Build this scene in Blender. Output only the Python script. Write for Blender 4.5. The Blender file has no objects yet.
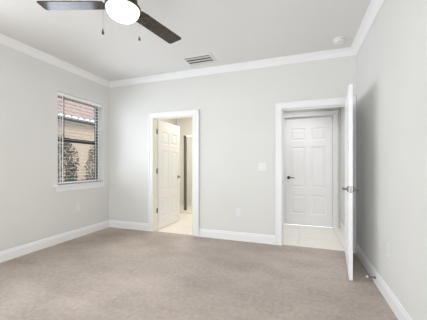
import bpy, bmesh, math, random
from mathutils import Vector, Matrix
R = math.radians
random.seed(7)
C = bpy.context.scene.collection
S = bpy.context.scene

# ------------------------------------------------------------------ camera
cd = bpy.data.cameras.new('camera'); cam = bpy.data.objects.new('camera', cd); C.objects.link(cam)
cam.location = (0, 0, 1.184); cam.rotation_euler = (R(90), 0, R(19.415))
cd.sensor_width = 36; cd.lens = 242.22 * 36 / 427; cd.shift_y = 4.8 / 427; cd.clip_start = 0.02
S.camera = cam
# ------------------------------------------------------------------ sky, sun, daylight, added fill lights, exposure
w = bpy.data.worlds.new('sky'); S.world = w; w.use_nodes = True
w.node_tree.nodes['Background'].inputs[0].default_value = (0.80, 0.89, 1.0, 1)
w.node_tree.nodes['Background'].inputs[1].default_value = 1.9
def sun(rot, e, angle):
    l = bpy.data.lights.new('sun', 'SUN'); l.energy = e; l.angle = angle; l.color = (1.0, .95, .87)
    o = bpy.data.objects.new('sun', l); C.objects.link(o); o.rotation_euler = rot
sun((0, R(47), R(-12)), 1.5, R(0.6))
def area(name, loc, rot, sx, sy, e, col=(1, 1, 1)):
    l = bpy.data.lights.new(name, 'AREA'); l.shape = 'RECTANGLE'; l.size = sx; l.size_y = sy; l.energy = e; l.color = col
    o = bpy.data.objects.new(name, l); C.objects.link(o); o.location = loc; o.rotation_euler = rot
    return o
area('daylight_side_window', (-3.404, 3.10, 1.60), (0, R(-90), 0), 1.36, .86, 12.5, (.80, .89, 1.0)).data.spread = R(112)
area('fill_light_side', (-3.62, .80, 1.60), (0, R(-90), 0), 1.4, .9, 48, (.92, .96, 1.0))  # fill light at an added side window, out of view
area('fill_light_rear', (-.67, -1.70, 1.275), (R(90), 0, 0), 2.6, 2.0, 78, (1.0, .995, .985))  # soft fill from behind the camera, at an added, unseen rear window
area('bathroom_ceiling_lamp', (-2.15, 5.0, 2.68), (0, 0, 0), .6, .6, 34, (1.0, .94, .83))
area('hall_ceiling_lamp', (-.05, 4.4, 2.68), (0, 0, 0), .6, .4, 8.5, (1.0, .99, .99)).data.spread = R(115)
S.cycles.max_bounces = 16; S.cycles.diffuse_bounces = 10
S.view_settings.view_transform = 'Standard'; S.view_settings.look = 'None'
S.view_settings.gamma = 1; S.view_settings.exposure = 0.04; S.view_settings.use_curve_mapping = False

# ------------------------------------------------------------------ materials
def mat(name, col, rough=.6, metal=0, spec=.5, noise=None, bump=None, emit=None):
    """procedural: principled + gentle noise tint (scale, amount) + noise bump (scale, strength)"""
    m = bpy.data.materials.new(name); m.use_nodes = True
    nt = m.node_tree; b = nt.nodes['Principled BSDF']
    b.inputs['Base Color'].default_value = (*col, 1); b.inputs['Roughness'].default_value = rough
    b.inputs['Metallic'].default_value = metal; b.inputs['Specular IOR Level'].default_value = spec
    if noise or bump:
        tc = nt.nodes.new('ShaderNodeTexCoord')
    if noise:
        n = nt.nodes.new('ShaderNodeTexNoise'); n.inputs['Scale'].default_value = noise[0]; n.inputs['Detail'].default_value = 6
        nt.links.new(tc.outputs['Object'], n.inputs['Vector'])
        r = nt.nodes.new('ShaderNodeValToRGB'); a = noise[1]
        r.color_ramp.elements[0].position = .3; r.color_ramp.elements[1].position = .7
        r.color_ramp.elements[0].color = (*[c * (1 - a) for c in col], 1)
        r.color_ramp.elements[1].color = (*[min(1, c * (1 + a)) for c in col], 1)
        nt.links.new(n.outputs['Fac'], r.inputs['Fac']); nt.links.new(r.outputs['Color'], b.inputs['Base Color'])
    if bump:
        n2 = nt.nodes.new('ShaderNodeTexNoise'); n2.inputs['Scale'].default_value = bump[0]; n2.inputs['Detail'].default_value = 4
        nt.links.new(tc.outputs['Object'], n2.inputs['Vector'])
        bp = nt.nodes.new('ShaderNodeBump'); bp.inputs['Strength'].default_value = bump[1]; bp.inputs['Distance'].default_value = .01
        nt.links.new(n2.outputs['Fac'], bp.inputs['Height']); nt.links.new(bp.outputs['Normal'], b.inputs['Normal'])
    if emit:
        b.inputs['Emission Color'].default_value = (*emit[0], 1); b.inputs['Emission Strength'].default_value = emit[1]
    return m

M = {}
M['wall'] = mat('wall_paint', (.705, .70, .68), .75, noise=(2.0, .012), bump=(140, .06))
M['ceiling'] = mat('ceiling_paint', (.73, .72, .71), .85, noise=(2.0, .012), bump=(90, .10))
M['trim'] = mat('white_trim_paint', (.83, .83, .84), .38, noise=(3, .01))
M['door'] = mat('white_door_paint', (.83, .83, .835), .42, noise=(3, .01))
M['plastic'] = mat('white_plastic', (.77, .77, .77), .35, noise=(8, .01))
M['nickel'] = mat('satin_nickel', (.22, .21, .20), .30, metal=1, noise=(30, .05))
M['darkmetal'] = mat('dark_aged_metal', (.07, .06, .05), .40, metal=.8, noise=(30, .06))
M['bronze'] = mat('bronze_window_frame', (.035, .035, .04), .45, noise=(20, .05))
M['blade'] = mat('dark_walnut_blade', (.030, .020, .014), .14, spec=.45, noise=(18, .25))
M['slot'] = mat('dark_slot', (.03, .03, .03), .8, noise=(20, .1))
M['slat'] = mat('white_blind_slat', (.88, .88, .89), .45, noise=(6, .01))
M['vent'] = mat('white_vent_metal', (.74, .74, .73), .4, noise=(9, .01))
M['duct'] = mat('dark_duct', (.12, .12, .12), .8, noise=(9, .1))
M['stucco'] = mat('peach_stucco', (.60, .455, .35), .9, noise=(9, .06), bump=(60, .3))
M['rooftile'] = mat('terracotta_roof_tile', (.40, .27, .24), .8, noise=(7, .18), bump=(40, .2))
M['fascia'] = mat('grey_fascia', (.10, .098, .098), .6, noise=(7, .04))
M['leaf'] = mat('shrub_leaf', (.050, .065, .04), .6, noise=(14, .5))
M['leaf_light'] = mat('light_shrub_leaf', (.12, .16, .07), .6, noise=(14, .4))
M['stem'] = mat('shrub_stem', (.13, .09, .06), .8, noise=(14, .2))
M['hedge'] = mat('dry_hedge', (.12, .09, .065), .9, noise=(14, .4))
M['lawn'] = mat('lawn', (.16, .20, .08), .95, noise=(12, .35))
M['bowl'] = mat('lit_frosted_bowl', (.95, .93, .88), .4, emit=((1.0, .95, .88), 45))
M['threshold'] = mat('tan_threshold', (.45, .36, .25), .6, noise=(12, .1))
M['jamb'] = mat('cream_jamb_paint', (.84, .80, .70), .45, noise=(3, .01))
M['rubber'] = mat('white_rubber', (.85, .85, .84), .5, noise=(20, .02))
M['showertile'] = mat('white_shower_wall', (.82, .80, .77), .25, noise=(4, .01))

def lit_bowl():
    # frosted glass lit by a bulb at its middle: brightest at the bottom, warmer and dimmer towards the rim
    m = M['bowl']; nt = m.node_tree; N = nt.nodes.new; L = nt.links.new; b = nt.nodes['Principled BSDF']
    tc = N('ShaderNodeTexCoord'); sp = N('ShaderNodeSeparateXYZ'); L(tc.outputs['Object'], sp.inputs[0])
    mr = N('ShaderNodeMapRange'); mr.inputs[1].default_value = -.036; mr.inputs[2].default_value = -.117; mr.inputs[3].default_value = 0; mr.inputs[4].default_value = 1
    L(sp.outputs['Z'], mr.inputs[0])
    pw = N('ShaderNodeMath'); pw.operation = 'POWER'; pw.inputs[1].default_value = 5; L(mr.outputs[0], pw.inputs[0])
    ma = N('ShaderNodeMath'); ma.operation = 'MULTIPLY_ADD'; ma.inputs[1].default_value = 120; ma.inputs[2].default_value = .85; L(pw.outputs[0], ma.inputs[0])
    L(ma.outputs[0], b.inputs['Emission Strength'])
    r = N('ShaderNodeValToRGB'); r.color_ramp.elements[0].color = (1, .86, .62, 1); r.color_ramp.elements[1].color = (1, .95, .88, 1); r.color_ramp.elements[1].position = .3
    L(mr.outputs[0], r.inputs['Fac']); L(r.outputs['Color'], b.inputs['Emission Color'])
lit_bowl()

def carpet():
    m = bpy.data.materials.new('beige_carpet'); m.use_nodes = True; nt = m.node_tree; N = nt.nodes.new; L = nt.links.new
    b = nt.nodes['Principled BSDF']; b.inputs['Roughness'].default_value = 1; b.inputs['Specular IOR Level'].default_value = .1
    tc = N('ShaderNodeTexCoord')
    f = N('ShaderNodeTexNoise'); f.inputs['Scale'].default_value = 190; f.inputs['Detail'].default_value = 3; L(tc.outputs['Object'], f.inputs['Vector'])
    c = N('ShaderNodeTexNoise'); c.inputs['Scale'].default_value = 26; c.inputs['Detail'].default_value = 4; L(tc.outputs['Object'], c.inputs['Vector'])
    mp = N('ShaderNodeMapping'); mp.inputs['Scale'].default_value = (1.0, 1.5, 1); mp.inputs['Rotation'].default_value = (0, 0, R(25)); L(tc.outputs['Object'], mp.inputs['Vector'])
    g = N('ShaderNodeTexNoise'); g.inputs['Scale'].default_value = 1.6; g.inputs['Detail'].default_value = 2; L(mp.outputs['Vector'], g.inputs['Vector'])
    r = N('ShaderNodeValToRGB'); r.color_ramp.elements[0].position = .34; r.color_ramp.elements[1].position = .66
    r.color_ramp.elements[0].color = (.315, .274, .247, 1); r.color_ramp.elements[1].color = (.630, .550, .497, 1)
    a1 = N('ShaderNodeMath'); a1.operation = 'MULTIPLY_ADD'; a1.inputs[1].default_value = .40; L(f.outputs['Fac'], a1.inputs[0])
    a2 = N('ShaderNodeMath'); a2.operation = 'MULTIPLY_ADD'; a2.inputs[1].default_value = .22; a2.inputs[2].default_value = 0; L(c.outputs['Fac'], a2.inputs[0])
    a3 = N('ShaderNodeMath'); a3.operation = 'MULTIPLY_ADD'; a3.inputs[1].default_value = .30; L(g.outputs['Fac'], a3.inputs[0]); L(a2.outputs[0], a3.inputs[2])
    L(a3.outputs[0], a1.inputs[2]); L(a1.outputs[0], r.inputs['Fac']); L(r.outputs['Color'], b.inputs['Base Color'])
    bp = N('ShaderNodeBump'); bp.inputs['Strength'].default_value = .6; bp.inputs['Distance'].default_value = .012
    L(a1.outputs[0], bp.inputs['Height']); L(bp.outputs['Normal'], b.inputs['Normal'])
    return m
M['carpet'] = carpet()

def tile(name, c1, c2, grout, size):
    m = bpy.data.materials.new(name); m.use_nodes = True; nt = m.node_tree; N = nt.nodes.new; L = nt.links.new
    b = nt.nodes['Principled BSDF']; b.inputs['Roughness'].default_value = .3
    tc = N('ShaderNodeTexCoord')
    br = N('ShaderNodeTexBrick'); br.offset = 0; br.squash = 1
    br.inputs['Color1'].default_value = (*c1, 1); br.inputs['Color2'].default_value = (*c2, 1); br.inputs['Mortar'].default_value = (*grout, 1)
    br.inputs['Scale'].default_value = 1; br.inputs['Brick Width'].default_value = size; br.inputs['Row Height'].default_value = size
    br.inputs['Mortar Size'].default_value = .006
    L(tc.outputs['Object'], br.inputs['Vector'])
    n = N('ShaderNodeTexNoise'); n.inputs['Scale'].default_value = 5; L(tc.outputs['Object'], n.inputs['Vector'])
    mx = N('ShaderNodeMix'); mx.data_type = 'RGBA'; mx.blend_type = 'MULTIPLY'; mx.inputs[0].default_value = .10
    L(br.outputs['Color'], mx.inputs[6]); L(n.outputs['Color'], mx.inputs[7]); L(mx.outputs[2], b.inputs['Base Color'])
    return m
M['tile'] = tile('cream_floor_tile', (.88, .85, .80), (.86, .83, .77), (.70, .67, .61), .60)

def glass():
    m = bpy.data.materials.new('window_glass'); m.use_nodes = True; nt = m.node_tree
    nt.nodes.remove(nt.nodes['Principled BSDF']); out = nt.nodes['Material Output']
    t = nt.nodes.new('ShaderNodeBsdfTransparent'); t.inputs[0].default_value = (.975, .985, .98, 1)
    g = nt.nodes.new('ShaderNodeBsdfGlossy'); g.inputs['Roughness'].default_value = .02
    x = nt.nodes.new('ShaderNodeMixShader')
    x.inputs[0].default_value = .05
    nt.links.new(t.outputs[0], x.inputs[1]); nt.links.new(g.outputs[0], x.inputs[2]); nt.links.new(x.outputs[0], out.inputs[0])
    return m
M['glass'] = glass()

# ------------------------------------------------------------------ mesh helpers
class MB:
    def __init__(s): s.b = bmesh.new()
    def box(s, a, b, bev=0, mtx=None):
        lo = [min(a[i], b[i]) for i in range(3)]; hi = [max(a[i], b[i]) for i in range(3)]
        r = bmesh.ops.create_cube(s.b, size=1); vs = r['verts']
        for v in vs: v.co = Vector([(lo[i] + hi[i]) / 2 + v.co[i] * (hi[i] - lo[i]) for i in range(3)])
        if bev:
            es = list({e for v in vs for e in v.link_edges})
            r2 = bmesh.ops.bevel(s.b, geom=es, offset=bev, segments=2, affect='EDGES', profile=.5)
            vs = list({v for f in r2['faces'] for v in f.verts} | {v for v in vs if v.is_valid})
        if mtx:
            for v in vs: v.co = mtx @ v.co
        return s
    def lathe(s, prof, n=32, mtx=None, cap=True):
        """profile [(r, z)] revolved about local z"""
        rings = []
        for r, z in prof:
            if r < 1e-6: rings.append([s.b.verts.new((0, 0, z))])
            else: rings.append([s.b.verts.new((r * math.cos(2 * math.pi * k / n), r * math.sin(2 * math.pi * k / n), z)) for k in range(n)])
        for A, B in zip(rings, rings[1:]):
            for k in range(n):
                k2 = (k + 1) % n
                if len(A) == 1 and len(B) == 1: continue
                if len(A) == 1: s.b.faces.new((A[0], B[k2], B[k]))
                elif len(B) == 1: s.b.faces.new((A[k], A[k2], B[0]))
                else: s.b.faces.new((A[k], A[k2], B[k2], B[k]))
        if cap:
            if len(rings[0]) > 1: s.b.faces.new(list(reversed(rings[0])))
            if len(rings[-1]) > 1: s.b.faces.new(rings[-1])
        if mtx:
            for ring in rings:
                for v in ring: v.co = mtx @ v.co
        return s
    def tube(s, p, q, r, n=12, r2=None):
        p, q = Vector(p), Vector(q); d = q - p
        mt = Matrix.Translation(p) @ d.to_track_quat('Z', 'Y').to_matrix().to_4x4()
        return s.lathe([(r, 0), (r if r2 is None else r2, d.length)], n, mt)
    def prism(s, pts, vec):
        """closed outline pts (3d) extruded by vec"""
        vec = Vector(vec); A = [s.b.verts.new(p) for p in pts]; B = [s.b.verts.new(Vector(p) + vec) for p in pts]
        s.b.faces.new(list(reversed(A))); s.b.faces.new(B); n = len(A)
        for k in range(n): s.b.faces.new((A[k], A[(k + 1) % n], B[(k + 1) % n], B[k]))
        return s
    def quad(s, pts): s.b.faces.new([s.b.verts.new(p) for p in pts]); return s
    def build(s, name, m, parent=None, smooth=False, loc=None):
        bmesh.ops.recalc_face_normals(s.b, faces=s.b.faces)
        me = bpy.data.meshes.new(name); s.b.to_mesh(me); s.b.free(); me.materials.append(m)
        if smooth:
            me.polygons.foreach_set('use_smooth', [True] * len(me.polygons))
            try: me.set_sharp_from_angle(angle=R(38))
            except Exception: pass
        o = bpy.data.objects.new(name, me); C.objects.link(o)
        if parent: o.parent = parent
        if loc: o.location = loc
        return o
def empty(name, loc=(0, 0, 0), rz=0, rot=None):
    o = bpy.data.objects.new(name, None); C.objects.link(o); o.location = loc
    o.rotation_euler = rot if rot else (0, 0, rz); o.empty_display_size = .1
    return o
def tag(o, label, cat, group=None):
    o['label'] = label; o['category'] = cat
    if group: o['group'] = group
    return o
def struct(o, label=None, cat=None):
    o['kind'] = 'structure'
    if label: o['label'] = label
    if cat: o['category'] = cat
    return o
def dup(root, loc, rot, label):
    r = root.copy(); C.objects.link(r); r.location = loc; r.rotation_euler = rot; r['label'] = label
    for ch in list(root.children):
        c = ch.copy(); C.objects.link(c); c.parent = r
        for g in ch.children:
            d = g.copy(); C.objects.link(d); d.parent = c
    return r

# ------------------------------------------------------------------ dimensions (metres)
XL, XR, YB, H, YR = -3.414, .729, 3.70, 2.74, -1.55
WT = .12                                   # partition thickness
D2 = (-2.432, -1.652, 2.005)               # bathroom doorway: clear x0, x1, head height
D1 = (-.232, .628, 2.005)                  # bedroom doorway
WY0, WY1, WZ0, WZ1 = 2.652, 3.547, .88, 2.29   # window opening in left wall
HB = 5.04                                  # hall back wall plane
J = .02

# ------------------------------------------------------------------ shell
struct(MB().box((XL, YR, -.1), (XR, YB + .03, 0)).build('floor', M['carpet']), 'beige carpet covering the bedroom floor', 'floor')
struct(MB().box((XL - .16, YR - .12, H), (XR + .12, YB + WT, H + .1)).build('ceiling', M['ceiling']), 'pale flat ceiling of the bedroom', 'ceiling')
V0, V1 = .35, 1.245                        # added side window beside the camera, out of the frame, for fill light
m = MB(); x0, x1 = XL - .16, XL
m.box((x0, YR - .12, -.1), (x1, V0, H)).box((x0, V1, -.1), (x1, WY0, H)).box((x0, WY1, -.1), (x1, YB, H))
for u0, u1 in ((V0, V1), (WY0, WY1)): m.box((x0, u0, -.1), (x1, u1, WZ0)).box((x0, u0, WZ1), (x1, u1, H))
struct(m.build('wall_left', M['wall']), 'pale greige bedroom wall with the window', 'wall')
m = MB()
a0, a1, b0, b1 = D2[0] - J, D2[1] + J, D1[0] - J, D1[1] + J; hh = D2[2] + J
for u0, u1, z0, z1 in ((XL - .16, a0, -.1, H), (a0, a1, hh, H), (a1, b0, -.1, H), (b0, b1, hh, H), (b1, XR + .12, -.1, H)):
    m.box((u0, YB, z0), (u1, YB + WT, z1))
struct(m.build('wall_back', M['wall']), 'pale greige bedroom wall holding two doorways', 'wall')
struct(MB().box((XR, YR - .12, -.1), (XR + .12, YB, H)).build('wall_right', M['wall']), 'pale greige bedroom wall behind the open door', 'wall')
m = MB(); RX0, RX1, RZ = -2.0, .66, 2.3
m.box((XL, YR - .12, -.1), (RX0, YR, H)).box((RX1, YR - .12, -.1), (XR, YR, H)).box((RX0, YR - .12, RZ), (RX1, YR, H)).box((RX0, YR - .12, -.1), (RX1, YR, .25))
struct(m.build('wall_rear', M['wall']))
# added window in the rear wall, unseen behind the camera, for fill light
rw = struct(empty('window_2_added', ((RX0 + RX1) / 2, YR - .06, .25)))
m = MB(); hw = (RX1 - RX0) / 2; hz = RZ - .25
for u in (-hw, -hw / 3 - .02, hw / 3 - .02, hw - .04): m.box((u, -.03, 0), (u + .04, .03, hz))
m.box((-hw, -.03, 0), (hw, .03, .04)).box((-hw, -.03, hz - .04), (hw, .03, hz))
m.build('window_frame', M['trim'], rw)
MB().box((-hw + .02, -.004, .02), (hw - .02, .004, hz - .02)).build('pane', M['glass'], rw)

# hall and bathroom shells
XP = -1.10                                # partition between bathroom and hall
struct(MB().box((XP, YB + .03, -.1), (XR, HB, 0)).build('floor_hall', M['tile']), 'pale tiled hall floor beyond the open bedroom door', 'floor')
struct(MB().box((XL, YB + .03, -.1), (XP - .1, 6.4, -.002)).build('floor_bathroom', M['tile']), 'cream tiled bathroom floor beyond the left doorway', 'floor')
struct(MB().box((XL - .16, YB + WT, H), (XR + .12, 6.52, H + .1)).build('ceiling_hall', M['ceiling']))
HD0, HD1, HDH = -.262, .600, 2.115         # hall door clear opening
m = MB()
for u0, u1, z0, z1 in ((XP, HD0 - J, -.1, H), (HD0 - J, HD1 + J, HDH + J, H), (HD1 + J, XR, -.1, H)):
    m.box((u0, HB, z0), (u1, HB + WT, z1))
struct(m.build('wall_hall_back', M['wall']), 'hall wall around the closed white door', 'wall')
struct(MB().box((XR, YB + WT, -.1), (XR + .12, HB + WT, H)).build('wall_hall_right', M['wall']), 'narrow hall wall right of the closed door', 'wall')
struct(MB().box((XP - .1, YB + WT, -.1), (XP, 6.4, H)).build('wall_hall_left', M['wall']))
struct(MB().box((XL - .16, YB + WT, -.1), (XL, 6.4, H)).build('wall_bathroom_left', M['wall']))
struct(MB().box((XL - .16, 6.4, -.1), (XP, 6.52, H)).build('wall_bathroom_back', M['showertile']), 'white shower wall at the end of the bathroom', 'wall')

# ------------------------------------------------------------------ baseboards, crown
BH, BT = .133, .014
def base_prof(): return [(0, 0), (BT, 0), (BT, BH - .035), (BT - .004, BH - .028), (BT - .005, BH - .012), (.005, BH - .003), (0, BH)]
def basebd(name, p, q, nrm, label=None):
    p, q, n = Vector((*p, 0)), Vector((*q, 0)), Vector((*nrm, 0))
    return struct(MB().prism([p + n * d + Vector((0, 0, z)) for d, z in base_prof()], q - p).build(name, M['trim']), label, 'baseboard' if label else None)
CW = .09                                   # casing width
basebd('baseboard_left', (XL, YR), (XL, YB), (1, 0), 'white baseboard under the window wall')
basebd('baseboard_back_corner', (XL + BT, YB), (D2[0] - CW - .007, YB), (0, -1), 'short white baseboard left of the bathroom doorway')
basebd('baseboard_back', (D2[1] + CW + .007, YB), (D1[0] - CW - .007, YB), (0, -1), 'white baseboard between the two doorways')
basebd('baseboard_right', (XR, YR), (XR, YB), (-1, 0), 'white baseboard behind the open bedroom door')
basebd('baseboard_rear', (XL, YR), (RX0, YR), (0, 1))
basebd('baseboard_hall_right', (XR, YB + WT), (XR, HB), (-1, 0), 'white baseboard of the hall right wall')
basebd('baseboard_hall_back', (XP, HB), (HD0 - .085, HB), (0, -1))
CR = .085
cp = [(0, 0), (.010, 0), (.012, .012), (.022, .022), (.034, .040), (.052, .058), (.066, .066), (.070, .074), (CR, .076), (CR, CR), (0, CR)]
def crown(name, p, q, n, e0, e1, label=None):
    """mitred ends: e0/e1 = +1 shortens with the projection (inside corner)"""
    p, q, n = Vector((*p, 0)), Vector((*q, 0)), Vector((*n, 0)); t = (q - p).normalized(); m = MB()
    A = [m.b.verts.new(p + n * d + t * d * e0 + Vector((0, 0, H - CR + z))) for d, z in cp]
    B = [m.b.verts.new(q + n * d - t * d * e1 + Vector((0, 0, H - CR + z))) for d, z in cp]
    k = len(cp); m.b.faces.new(A); m.b.faces.new(list(reversed(B)))
    for i in range(k): m.b.faces.new((A[i], A[(i + 1) % k], B[(i + 1) % k], B[i]))
    return struct(m.build(name, M['trim']), label, 'crown molding' if label else None)
crown('trim_1', (XL, YR), (XL, YB), (1, 0), 1, 1, 'white crown molding over the window wall')
crown('trim_2', (XL, YB), (XR, YB), (0, -1), 1, 1, 'white crown molding over the two doorways')
crown('trim_3', (XR, YB), (XR, YR), (-1, 0), 1, 1, 'white crown molding along the right wall')
crown('trim_4', (XR, YR), (XL, YR), (0, 1), 1, 1)

# ------------------------------------------------------------------ door casings + jambs
def casing_side(m, x0, x1, top, yf, sgn, w):
    """casing on the face y=yf; sgn=-1 projects to -y"""
    def bd(xa, xb, za, zb, th): m.box((xa, yf, za), (xb, yf + sgn * th, zb), .002)
    r = .006
    for inner, s in ((x0 - r, -1), (x1 + r, 1)):
        bd(inner, inner + s * w, 0, top + r + w, .013)
        bd(inner + s * (w - .022), inner + s * w, 0, top + r + w, .019)
        bd(inner + s * .012, inner + s * .03, 0, top + r + .03, .016)
    bd(x0 - r, x1 + r, top + r, top + r + w, .013)
    bd(x0 - r - w + .022, x1 + r + w - .022, top + r + w - .022, top + r + w, .019)
    bd(x0 - r - .012, x1 + r + .012, top + r + .012, top + r + .03, .016)
def doorframe(name, d, y0, y1, w, label, stop_y, sides=(-1, 1), jm='trim', rev=0):
    x0, x1, top = d; m = MB()
    if -1 in sides: casing_side(m, x0, x1, top, y0, -1, w)
    if 1 in sides: casing_side(m, x0, x1, top, y1, 1, w)
    o = m.build(name, M['trim']); x1 -= rev; m = MB()
    m.box((x0 - J, y0, 0), (x0, y1, top + J)).box((x1, y0, 0), (x1 + J + rev, y1, top + J)).box((x0, y0, top), (x1, y1, top + J))
    m.box((x0, stop_y, 0), (x0 + .012, stop_y + .035, top), .001).box((x1 - .012, stop_y, 0), (x1, stop_y + .035, top), .001).box((x0, stop_y, top - .012), (x1, stop_y + .035, top), .001)
    m.build('jamb', M[jm], o)
    return struct(o, label, 'door casing')
t5 = doorframe('trim_5', D2, YB, YB + WT, CW, 'white casing around the bathroom doorway', YB + .035, (-1, 1), 'jamb', .028)
t6 = doorframe('trim_6', D1, YB, YB + WT, CW, 'white casing around the open bedroom doorway', YB + .06)
t7 = doorframe('trim_7', (HD0, HD1, HDH), HB, HB + WT, .085, 'white casing around the closed hall door', HB + .062, (-1,))
MB().box((D1[0], YB + .012, .905), (D1[0] + .002, YB + .042, .965), .001).build('strike_plate', M['nickel'], t6)

# ------------------------------------------------------------------ six panel doors
def slab(W, Hh, T):
    m = MB(); b = m.b
    sx = .108; mul = .10; pw = (W - 2 * sx - mul) / 2
    xs = [0, sx, sx + pw, sx + pw + mul, W - sx, W]
    zs = [0] + [v * Hh / 2.0 for v in (.19, .55, .69, 1.45, 1.57, 1.80)] + [Hh]
    for side in (0, 1):
        y = 0 if side else -T; dy = -1 if side else 1
        for i in range(5):
            for k in range(7):
                xa, xb, za, zb = xs[i], xs[i + 1], zs[k], zs[k + 1]
                if i in (1, 3) and k in (1, 3, 5):
                    loops = []
                    for ins, dep in ((0, 0), (.010, .008), (.026, .008), (.048, .002)):
                        loops.append([b.verts.new(v) for v in ((xa + ins, y + dy * dep, za + ins), (xb - ins, y + dy * dep, za + ins), (xb - ins, y + dy * dep, zb - ins), (xa + ins, y + dy * dep, zb - ins))])
                    for A, B in zip(loops, loops[1:]):
                        for q in range(4): b.faces.new((A[q], A[(q + 1) % 4], B[(q + 1) % 4], B[q]))
                    b.faces.new(loops[-1])
                else:
                    b.faces.new([b.verts.new(v) for v in ((xa, y, za), (xb, y, za), (xb, y, zb), (xa, y, zb))])
    for k in range(7):
        for x in (0, W): b.faces.new([b.verts.new(v) for v in ((x, -T, zs[k]), (x, 0, zs[k]), (x, 0, zs[k + 1]), (x, -T, zs[k + 1]))])
    for i in range(5):
        for z in (0, Hh): b.faces.new([b.verts.new(v) for v in ((xs[i], -T, z), (xs[i + 1], -T, z), (xs[i + 1], 0, z), (xs[i], 0, z))])
    bmesh.ops.remove_doubles(b, verts=b.verts, dist=1e-5)
    return m
def lever(parent, x, y, z, out, toward, mt):
    """rose, neck and lever on the face y; out=+-1; the lever points along local x (toward=+-1)"""
    f = Matrix.Translation((x, y, z)) @ (Matrix.Rotation(R(-90 * out), 4, 'X'))
    m = MB().lathe([(.031, 0), (.031, .006), (.026, .012), (.013, .014), (.011, .042), (.014, .046), (.014, .056), (.0, .058)], 24, f)
    p = Vector((x, y + out * .050, z))
    m.tube(p, p + Vector((toward * .055, out * .004, .002)), .0095, 12, .0085)
    m.tube(p + Vector((toward * .054, out * .004, .002)), p + Vector((toward * .112, -out * .004, -.004)), .0086, 12, .0065)
    return m.build('door_handle', mt, parent, smooth=True)
def hinge(parent, x, y, z, mt):
    m = MB().box((x - .002, y - .001, z - .045), (x + .026, y + .0025, z + .045), .0008)
    m.tube((x - .004, y + .004, z - .047), (x - .004, y + .004, z + .047), .0065, 12)
    m.lathe([(.0065, 0), (.005, .004), (.0, .007)], 12, Matrix.Translation((x - .004, y + .004, z + .047)))
    return m.build('hinge', mt, parent, smooth=True)
T = .035
# bedroom door, open ~97 degrees, hung on the right jamb
ang = math.atan2(-1, -.118)
d1 = struct(empty('door_1', (.620, 3.676, .012), ang), 'open white bedroom door seen nearly edge-on by the right wall', 'door')
W1 = .905
slab(W1, 1.988, T).build('panel', M['door'], d1)
lever(d1, W1 - .065, 0, .92, 1, -1, M['nickel']); lever(d1, W1 - .065, -T, .92, -1, -1, M['nickel'])
MB().box((W1 - .0005, -T / 2 - .0125, .885), (W1 + .0015, -T / 2 + .0125, .955)).build('latch_plate', M['nickel'], d1)
for z in (.26, 1.0, 1.74): hinge(d1, .002, 0, z, M['nickel'])
# bathroom door, open ~88 degrees into the bathroom, hung on the left jamb
d2 = struct(empty('door_2', (-2.452, 3.838, .012), R(87.6)), 'open white six-panel door swung into the bathroom', 'door')
W2 = .775
m = slab(W2, 1.988, T)
for v in m.b.verts: v.co.y += 0
m.build('panel', M['door'], d2)
d2.location = (-2.452, 3.838, .012)
lever(d2, W2 - .065, -T, .92, -1, -1, M['nickel']); lever(d2, W2 - .065, 0, .92, 1, -1, M['nickel'])
for z in (.35, 1.07, 1.79):
    m = MB().box((D2[0], YB + WT - .042, z - .045), (D2[0] + .003, YB + WT - .002, z + .045), .0008)
    m.tube((D2[0] + .004, YB + WT + .004, z - .047), (D2[0] + .004, YB + WT + .004, z + .047), .0065, 12)
    o = m.build('hinge', M['nickel'], None, smooth=True)
    o.parent = d2; o.matrix_parent_inverse = (Matrix.Translation(d2.location) @ Matrix.Rotation(R(87.6), 4, 'Z')).inverted()
# closed door across the hall
d3 = struct(empty('door_3', (HD0 + .004, HB + .060, .018), 0), 'closed white six-panel door across the hall', 'door')
W3 = HD1 - HD0 - .008
slab(W3, HDH - .024, T).build('panel', M['door'], d3)
MB().box((HD0, HB + .04, 0), (HD1, HB + .115, .016), .002).box((HD0, HB + .064, 0), (HD1, HB + .115, .034), .002).build('threshold', M['threshold'], t7)  # tan threshold; hidden back strip raised to block light under the hall door
lever(d3, .066, -T, .91, -1, 1, M['darkmetal'])

# ------------------------------------------------------------------ window, sill and blind
win = struct(empty('window_1', (XL - .145, (WY0 + WY1) / 2, WZ0)), 'window with dark frame and white sill in the left wall', 'window')
hy = (WY1 - WY0) / 2; hz = WZ1 - WZ0
m = MB(); fw = .045
for s in (-1, 1): m.box((-.015, s * hy, 0), (.025, s * (hy - fw), hz))
m.box((-.015, -hy, 0), (.025, hy, .03)).box((-.015, -hy, hz - fw), (.025, hy, hz))
m.build('window_frame', M['bronze'], win)
m = MB().box((-.012, -hy + fw, .672), (.034, hy - fw, .734), .003)
m.build('meeting_rail', M['bronze'], win)
MB().box((-.004, -hy + fw, .03), (.004, hy - fw, .672)).build('pane', M['glass'], win)
MB().box((-.004, -hy + fw, .734), (.004, hy - fw, hz - fw)).build('pane', M['glass'], win)
# stool + apron on the room side of the plaster reveal
cw = .03; X = .145
m = MB().box((X - .13, -hy, -.026), (X + .052, hy, -.0005), .004).box((X, -hy - cw - .045, -.026), (X + .052, hy + cw + .02, -.0005), .004)
m.build('window_sill', M['trim'], win)
MB().box((X, -hy - cw, -.10), (X + .014, hy + cw, -.026), .003).build('window_apron', M['trim'], win)
w3 = win.copy(); C.objects.link(w3); w3.name = 'window_3_added'; w3.location.y = (V0 + V1) / 2; del w3['label']; del w3['category']  # unseen copy of the window, added as an opening for the side fill
for ch in list(win.children):
    c_ = ch.copy(); C.objects.link(c_); c_.parent = w3
bl = tag(empty('window_blind', (XL - .052, (WY0 + WY1) / 2, WZ1 - .002)), 'white horizontal slat blind lowered with slats open inside the window', 'blind')
MB().box((-.03, -hy + .006, -.048), (.034, hy - .006, 0), .003).build('head_rail', M['slat'], bl)
m = MB(); pitch = .057; z = -.075; n = 0
zb = -(WZ1 - WZ0) + .026
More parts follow.
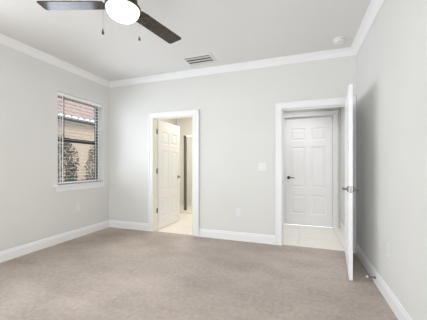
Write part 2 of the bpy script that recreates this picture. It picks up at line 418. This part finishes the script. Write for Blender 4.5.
while z > zb + .02:
    arc = [(-.023, -.0002), (0, .0004), (.023, -.0002), (.023, .0008), (0, .0014), (-.023, .0008)]
    ca, sa = math.cos(R(0)), math.sin(R(0))
    m.prism([(x * ca - y * sa, -hy + .008, z + x * sa + y * ca) for x, y in arc], (0, 2 * hy - .016, 0)); z -= pitch
m.build('slats', M['slat'], bl)
MB().box((-.026, -hy + .008, zb - .010), (.026, hy - .008, zb + .010), .003).build('bottom_rail', M['slat'], bl)
for y in (-hy + .10, hy - .095):
    MB().box((.0272, y - .008, zb), (.0282, y + .008, -.048)).box((-.0282, y - .008, zb), (-.0272, y + .008, -.048)).build('ladder_tape', M['slat'], bl)
wd = MB().tube((.036, -hy + .115, -.62), (.036, -hy + .115, -.04), .005, 8).tube((.036, -hy + .115, -.69), (.036, -hy + .115, -.61), .007, 8, .006)
wd.build('tilt_wand', M['bronze'], bl, smooth=True)

# ------------------------------------------------------------------ ceiling fan
FX, FY = -1.283, 1.535
fan = tag(empty('ceiling_fan', (FX, FY, 2.42)), 'dark ceiling fan with walnut blades and a lit bowl light', 'ceiling fan')
MB().lathe([(.0, .32), (.068, .32), (.068, .30), (.050, .265), (.022, .25), (.016, .245)], 32).build('canopy', M['darkmetal'], fan, smooth=True)
MB().tube((0, 0, .12), (0, 0, .26), .013, 16).build('downrod', M['darkmetal'], fan, smooth=True)
MB().lathe([(.015, .150), (.035, .145), (.055, .125), (.098, .105), (.106, .085), (.106, .035), (.095, .020), (.075, .006), (.075, -.012), (0, -.012)], 40).build('motor_housing', M['darkmetal'], fan, smooth=True)
MB().lathe([(.070, -.004), (.118, -.012), (.133, -.022), (.134, -.034), (.126, -.036), (.0, -.036)], 40).build('light_ring', M['darkmetal'], fan, smooth=True)
prof = [(.126 * math.cos(a), -.032 - .085 * math.sin(a)) for a in [R(k * 9) for k in range(11)]]
prof[-1] = (0, prof[-1][1])
MB().lathe(prof, 40, cap=False).build('light_bowl', M['bowl'], fan, smooth=True)
def outline():
    """blade plan: root narrow, square rounded tip"""
    r0, r1, w0, w1 = .138, .645, .058, .072; pts = [(r0, -w0), (r0 + .06, -w0 - .006)]
    rc = .022
    for k in range(5): a = R(-90 + 22.5 * k); pts.append((r1 - rc + rc * math.cos(a), -w1 + rc + rc * math.sin(a)))
    for k in range(5): a = R(22.5 * k); pts.append((r1 - .012 - rc + rc * math.cos(a), w1 - rc + rc * math.sin(a)))
    pts += [(r0 + .06, w0 + .006), (r0, w0)]
    return pts
bm_ = MB().prism([(x, y, -.003) for x, y in outline()], (0, 0, .006))
blade = bm_.build('blade', M['blade'], fan); blade.location = (0, 0, -.001)
blade.rotation_euler = (R(-9.5), 0, R(198.7))
iron = MB().box((.085, -.022, .003), (.20, .022, .009), .002).tube((.16, -.012, -.004), (.16, -.012, .012), .005, 8).tube((.16, .012, -.004), (.16, .012, .012), .005, 8).build('blade_iron', M['darkmetal'], blade)
for a in (78.7, -41.3):
    b2 = blade.copy(); C.objects.link(b2); b2.rotation_euler = (R(-9.5), 0, R(a))
    i2 = iron.copy(); C.objects.link(i2); i2.parent = b2
for (px, py, zf) in ((-.105, -.093, 2.185), (.052, .133, 2.222)):
    m = MB(); zt = -.026; zb_ = zf - 2.42
    k = .128 / math.hypot(px, py)
    m.tube((px * k, py * k, zt), (px * 1.02, py * 1.02, zt), .0035, 8)
    z = zt
    while z > zb_ + .012:
        m.lathe([(0, .0015), (.0013, .0008), (.0013, -.0008), (0, -.0015)], 6, Matrix.Translation((px, py, z))); z -= .0052
    m.tube((px, py, zb_ + .008), (px, py, zt), .0007, 6)
    ch = m.build('pull_chain', M['darkmetal'], fan)
    MB().lathe([(0, .024), (.004, .022), (.006, .012), (.009, -.004), (.0095, -.014), (.006, -.021), (0, -.022)], 16, Matrix.Translation((px, py, zb_))).build('fob', M['slot'], ch, smooth=True)

# ------------------------------------------------------------------ ceiling register
vt = tag(empty('air_vent', (-1.39, 3.315, H)), 'white rectangular air vent on the ceiling near the back wall', 'air vent')
ox, oy = .235, .165; ix, iy = .195, .125
m = MB()
def ring(m, z0, z1, o, i):
    for (A, B) in (((-o[0], -o[1]), (o[0], -i[1])), ((-o[0], i[1]), (o[0], o[1])), ((-o[0], -i[1]), (-i[0], i[1])), ((i[0], -i[1]), (o[0], i[1]))):
        m.box((*A, z0), (*B, z1))
ring(m, -.006, 0, (ox, oy), (ix, iy)); ring(m, -.012, 0, (ix + .012, iy + .012), (ix, iy))
m.build('vent_frame', M['vent'], vt)
MB().box((-ix, -iy, -.0015), (ix, iy, -.0005)).build('duct_opening', M['duct'], vt)
for y in (-.082, 0, .082):
    mt = Matrix.Translation((0, y, -.013)) @ Matrix.Rotation(R(11), 4, 'X')
    MB().box((-ix + .002, -.033, -.0012), (ix - .002, .033, .0012), 0, mt).build('louver', M['vent'], vt)

# ------------------------------------------------------------------ smoke detector
sd = tag(empty('smoke_detector', (.475, 3.36, H)), 'round white smoke detector on the ceiling near the right corner', 'smoke detector')
MB().lathe([(0, 0), (.074, 0), (.074, -.010), (.070, -.013), (0, -.013)], 36).build('base', M['plastic'], sd, smooth=True)
MB().lathe([(.066, -.013), (.066, -.024), (.058, -.036), (.040, -.041), (0, -.042)], 36).build('cover', M['plastic'], sd, smooth=True)
m = MB()
for k in range(18):
    m.box((.0655, -.004, -.022), (.0668, .004, -.016), 0, Matrix.Rotation(R(20 * k), 4, 'Z'))
m.build('sensor_slots', M['slot'], sd)
MB().lathe([(.012, -.0418), (.012, -.0445), (0, -.045)], 16, Matrix.Translation((.02, 0, 0))).build('test_button', M['plastic'], sd, smooth=True)

# ------------------------------------------------------------------ switches and outlets (local: face -y, plate in xz)
sw = tag(empty('light_switch', (-.524, YB, 1.152)), 'white double light switch plate left of the open bedroom doorway', 'light switch')
MB().box((-.058, -.006, -.058), (.058, 0, .058), .0025).build('plate', M['plastic'], sw)
for x in (-.023, .023):
    r = MB().box((x - .0165, -.0075, -.0335), (x + .0165, -.005, .0335), .0008).build('rocker_frame', M['plastic'], sw)
    MB().prism([(x - .0145, -.0075, -.031), (x - .0145, -.0095, -.031), (x - .0145, -.013, .031), (x - .0145, -.0075, .031)], (.029, 0, 0)).build('rocker', M['plastic'], r)
def make_outlet():
    o = empty('wall_outlet')
    MB().box((-.036, -.006, -.058), (.036, 0, .058), .0025).build('plate', M['plastic'], o)
    for z in (-.0215, .0215):
        r = MB().lathe([(.0172, 0), (.0172, .003), (.0165, .0036), (0, .0036)], 20, Matrix.Translation((0, -.005, z)) @ Matrix.Rotation(R(90), 4, 'X')).build('receptacle', M['plastic'], o)
        MB().box((-.0075, -.0090, z - .001), (-.0055, -.0085, z + .008)).box((.0055, -.0090, z - .001), (.0075, -.0085, z + .008)).lathe([(.0024, 0), (.0024, .0005)], 10, Matrix.Translation((0, -.0085, z - .008)) @ Matrix.Rotation(R(90), 4, 'X')).build('slots', M['slot'], r)
    MB().lathe([(.003, 0), (.003, .001), (0, .0014)], 10, Matrix.Translation((0, -.006, 0)) @ Matrix.Rotation(R(90), 4, 'X')).build('screw', M['nickel'], o)
    return o
o1 = make_outlet(); o1.location = (-.895, YB, .447)
tag(o1, 'white wall outlet between the two doorways, low on the wall', 'outlet', 'wall outlets')
dup(o1, (XL, 3.01, .49), (0, 0, R(90)), 'white wall outlet under the window')
dup(o1, (XR, 2.473, .444), (0, 0, R(-90)), 'white wall outlet on the right wall near the open door')

# ------------------------------------------------------------------ door stop
ds = tag(empty('door_stop', (XR - BT, 2.80, .065), 0, (0, R(-90), 0)), 'small white-tipped door stop on the baseboard behind the open door', 'door stop')
MB().lathe([(.014, 0), (.014, .003), (.008, .006), (.0, .006)], 16).build('base', M['nickel'], ds, smooth=True)
m = MB(); pr = None
for k in range(0, 14 * 10 + 1):
    a = 2 * math.pi * k / 10; p = Vector((.0055 * math.cos(a), .0055 * math.sin(a), .006 + .056 * k / 140))
    if pr is not None: m.tube(pr, p, .0013, 5)
    pr = p
m.build('spring', M['nickel'], ds, smooth=True)
MB().lathe([(0, .060), (.0085, .060), (.0095, .064), (.0095, .074), (.007, .079), (0, .080)], 16).build('rubber_tip', M['rubber'], ds, smooth=True)

# ------------------------------------------------------------------ shower enclosure in the bathroom
sh = tag(empty('shower_enclosure', (-2.62, 5.36, 0)), 'glass shower enclosure with dark metal post beyond the bathroom door', 'shower')
MB().box((-.78, -.05, -.001), (1.40, .05, .07), .006).build('curb', M['showertile'], sh)
MB().box((-.035, -.02, .071), (.030, .02, 1.90), .003).build('post', M['nickel'], sh)
MB().box((.030, -.014, 1.868), (1.40, .014, 1.90), .003).build('header_rail', M['trim'], sh)
gd = MB().box((.032, -.004, .078), (.70, .004, 1.866)).build('glass_door', M['glass'], sh)
MB().tube((.63, -.03, .95), (.63, -.03, 1.25), .008, 12).tube((.63, -.03, .97), (.63, .0, .97), .006, 10).tube((.63, -.03, 1.23), (.63, 0, 1.23), .006, 10).build('pull_handle', M['nickel'], gd, smooth=True)
MB().box((.71, -.004, .078), (1.40, .004, 1.866)).build('glass_panel', M['glass'], sh)
MB().box((-.78, -.004, .078), (-.038, .004, 1.90)).build('glass_panel', M['glass'], sh)

# ------------------------------------------------------------------ outside the window
struct(MB().box((-14, -4, -.35), (XL - .17, 16, -.2)).build('ground', M['lawn']), 'grass strip outside the window', 'ground')
hs = tag(empty('neighbor_house', (-6.55, 6, -.2)), 'peach stucco house with barrel tile roof seen through the window', 'house')
MB().box((-.25, -6, 0), (0, 6, 2.71)).build('wall', M['stucco'], hs)
MB().box((-.25, -6, 2.71), (.19, 6, 2.735)).build('soffit', M['fascia'], hs)
MB().box((.19, -6, 2.71), (.21, 6, 2.775), .004).build('fascia', M['fascia'], hs)
# barrel tile roof: one corrugated skin rising away, stepped in courses
m = MB(); per = .22; ny = int(12 / per); seg = 6; slope = .75; x = .31; z = 2.775
for c in range(14):
    L = .36; x2 = x - L; z2 = z + L * slope + .0
    rowA, rowB, rowC = [], [], []
    for i in range(ny * seg + 1):
        y = -6 + i * per / seg; ph = (i % seg) / seg
        hgt = .075 * abs(math.sin(math.pi * ph))
        rowA.append(m.b.verts.new((x, y, z + hgt))); rowB.append(m.b.verts.new((x2, y, z2 + hgt * .85))); rowC.append(m.b.verts.new((x, y, z + hgt - .022)))
    for i in range(len(rowA) - 1):
        m.b.faces.new((rowA[i], rowA[i + 1], rowB[i + 1], rowB[i])); m.b.faces.new((rowC[i], rowC[i + 1], rowA[i + 1], rowA[i]))
    x = x2; z = z2 - .028 + .0
m.build('roof', M['rooftile'], hs)

def shrub(name, loc, rx, ry, z0, z1, n, leafm, label, seed, ls=.055):
    rnd = random.Random(seed); root = empty(name, (loc[0], loc[1], -.2))
    m = MB()
    for k in range(7):
        a = rnd.uniform(0, 6.28); t = Vector((rx * .7 * math.cos(a), ry * .7 * math.sin(a), z0 + .25 + rnd.uniform(.45, .9) * (z1 - z0)))
        mid = Vector((t.x * .35, t.y * .35, t.z * .5))
        m.tube((0.01 * math.cos(a), .01 * math.sin(a), -.02), mid, .012, 6, .009); m.tube(mid, t, .009, 6, .004)
    m.build('stems', M['stem'], root)
    m = MB()
    for k in range(n):
        u, v = rnd.uniform(-1, 1), rnd.uniform(0, 6.28); q = math.sqrt(1 - u * u); rr = rnd.uniform(.35, 1) ** .5
        wob = 1 + .28 * math.sin(3 * v + seed) * math.sin(4 * u + seed)
        c = Vector((rx * q * math.cos(v) * rr * wob, ry * q * math.sin(v) * rr * wob, .2 + (z0 + z1) / 2 + (z1 - z0) / 2 * u * rr))
        d = Vector((rnd.uniform(-1, 1), rnd.uniform(-1, 1), rnd.uniform(-.4, 1))).normalized()
        s = d.cross(Vector((rnd.uniform(-1, 1), rnd.uniform(-1, 1), rnd.uniform(-1, 1)))).normalized()
        l = ls * rnd.uniform(.7, 1.3); n_ = d.cross(s)
        A = c - d * l * .5; B = c + s * l * .28 + n_ * l * .06; D = c + d * l * .5; E = c - s * l * .28 + n_ * l * .06
        m.quad((A, B, D, E))
    m.build('foliage', leafm, root)
    return tag(root, label, 'shrub', 'shrubs outside the window')
shrub('garden_shrub', (-5.15, 4.10), .32, .34, .20, 1.90, 2600, M['leaf'], 'dark leafy shrub at the left side of the window view', 3)
shrub('garden_shrub', (-5.5, 5.38), .2, .26, .1, 1.80, 1300, M['leaf_light'], 'lighter green shrub at the right side of the window view', 8)
m = MB(); rnd = random.Random(5)
for k in range(3400):
    c = Vector((rnd.uniform(-.18, .18), rnd.uniform(-2.6, 2.6), rnd.uniform(0, .90) ** .8))
    d = Vector((rnd.uniform(-1, 1), rnd.uniform(-1, 1), rnd.uniform(-.3, 1))).normalized(); s = d.orthogonal().normalized(); l = .09
    m.quad((c - d * l * .5, c + s * l * .3, c + d * l * .5, c - s * l * .3))
hd = m.build('low_hedge', M['hedge'], None); hd.location = (-6.25, 6, -.2)
tag(hd, 'low brownish hedge along the foot of the stucco house', 'hedge'); hd['kind'] = 'stuff'
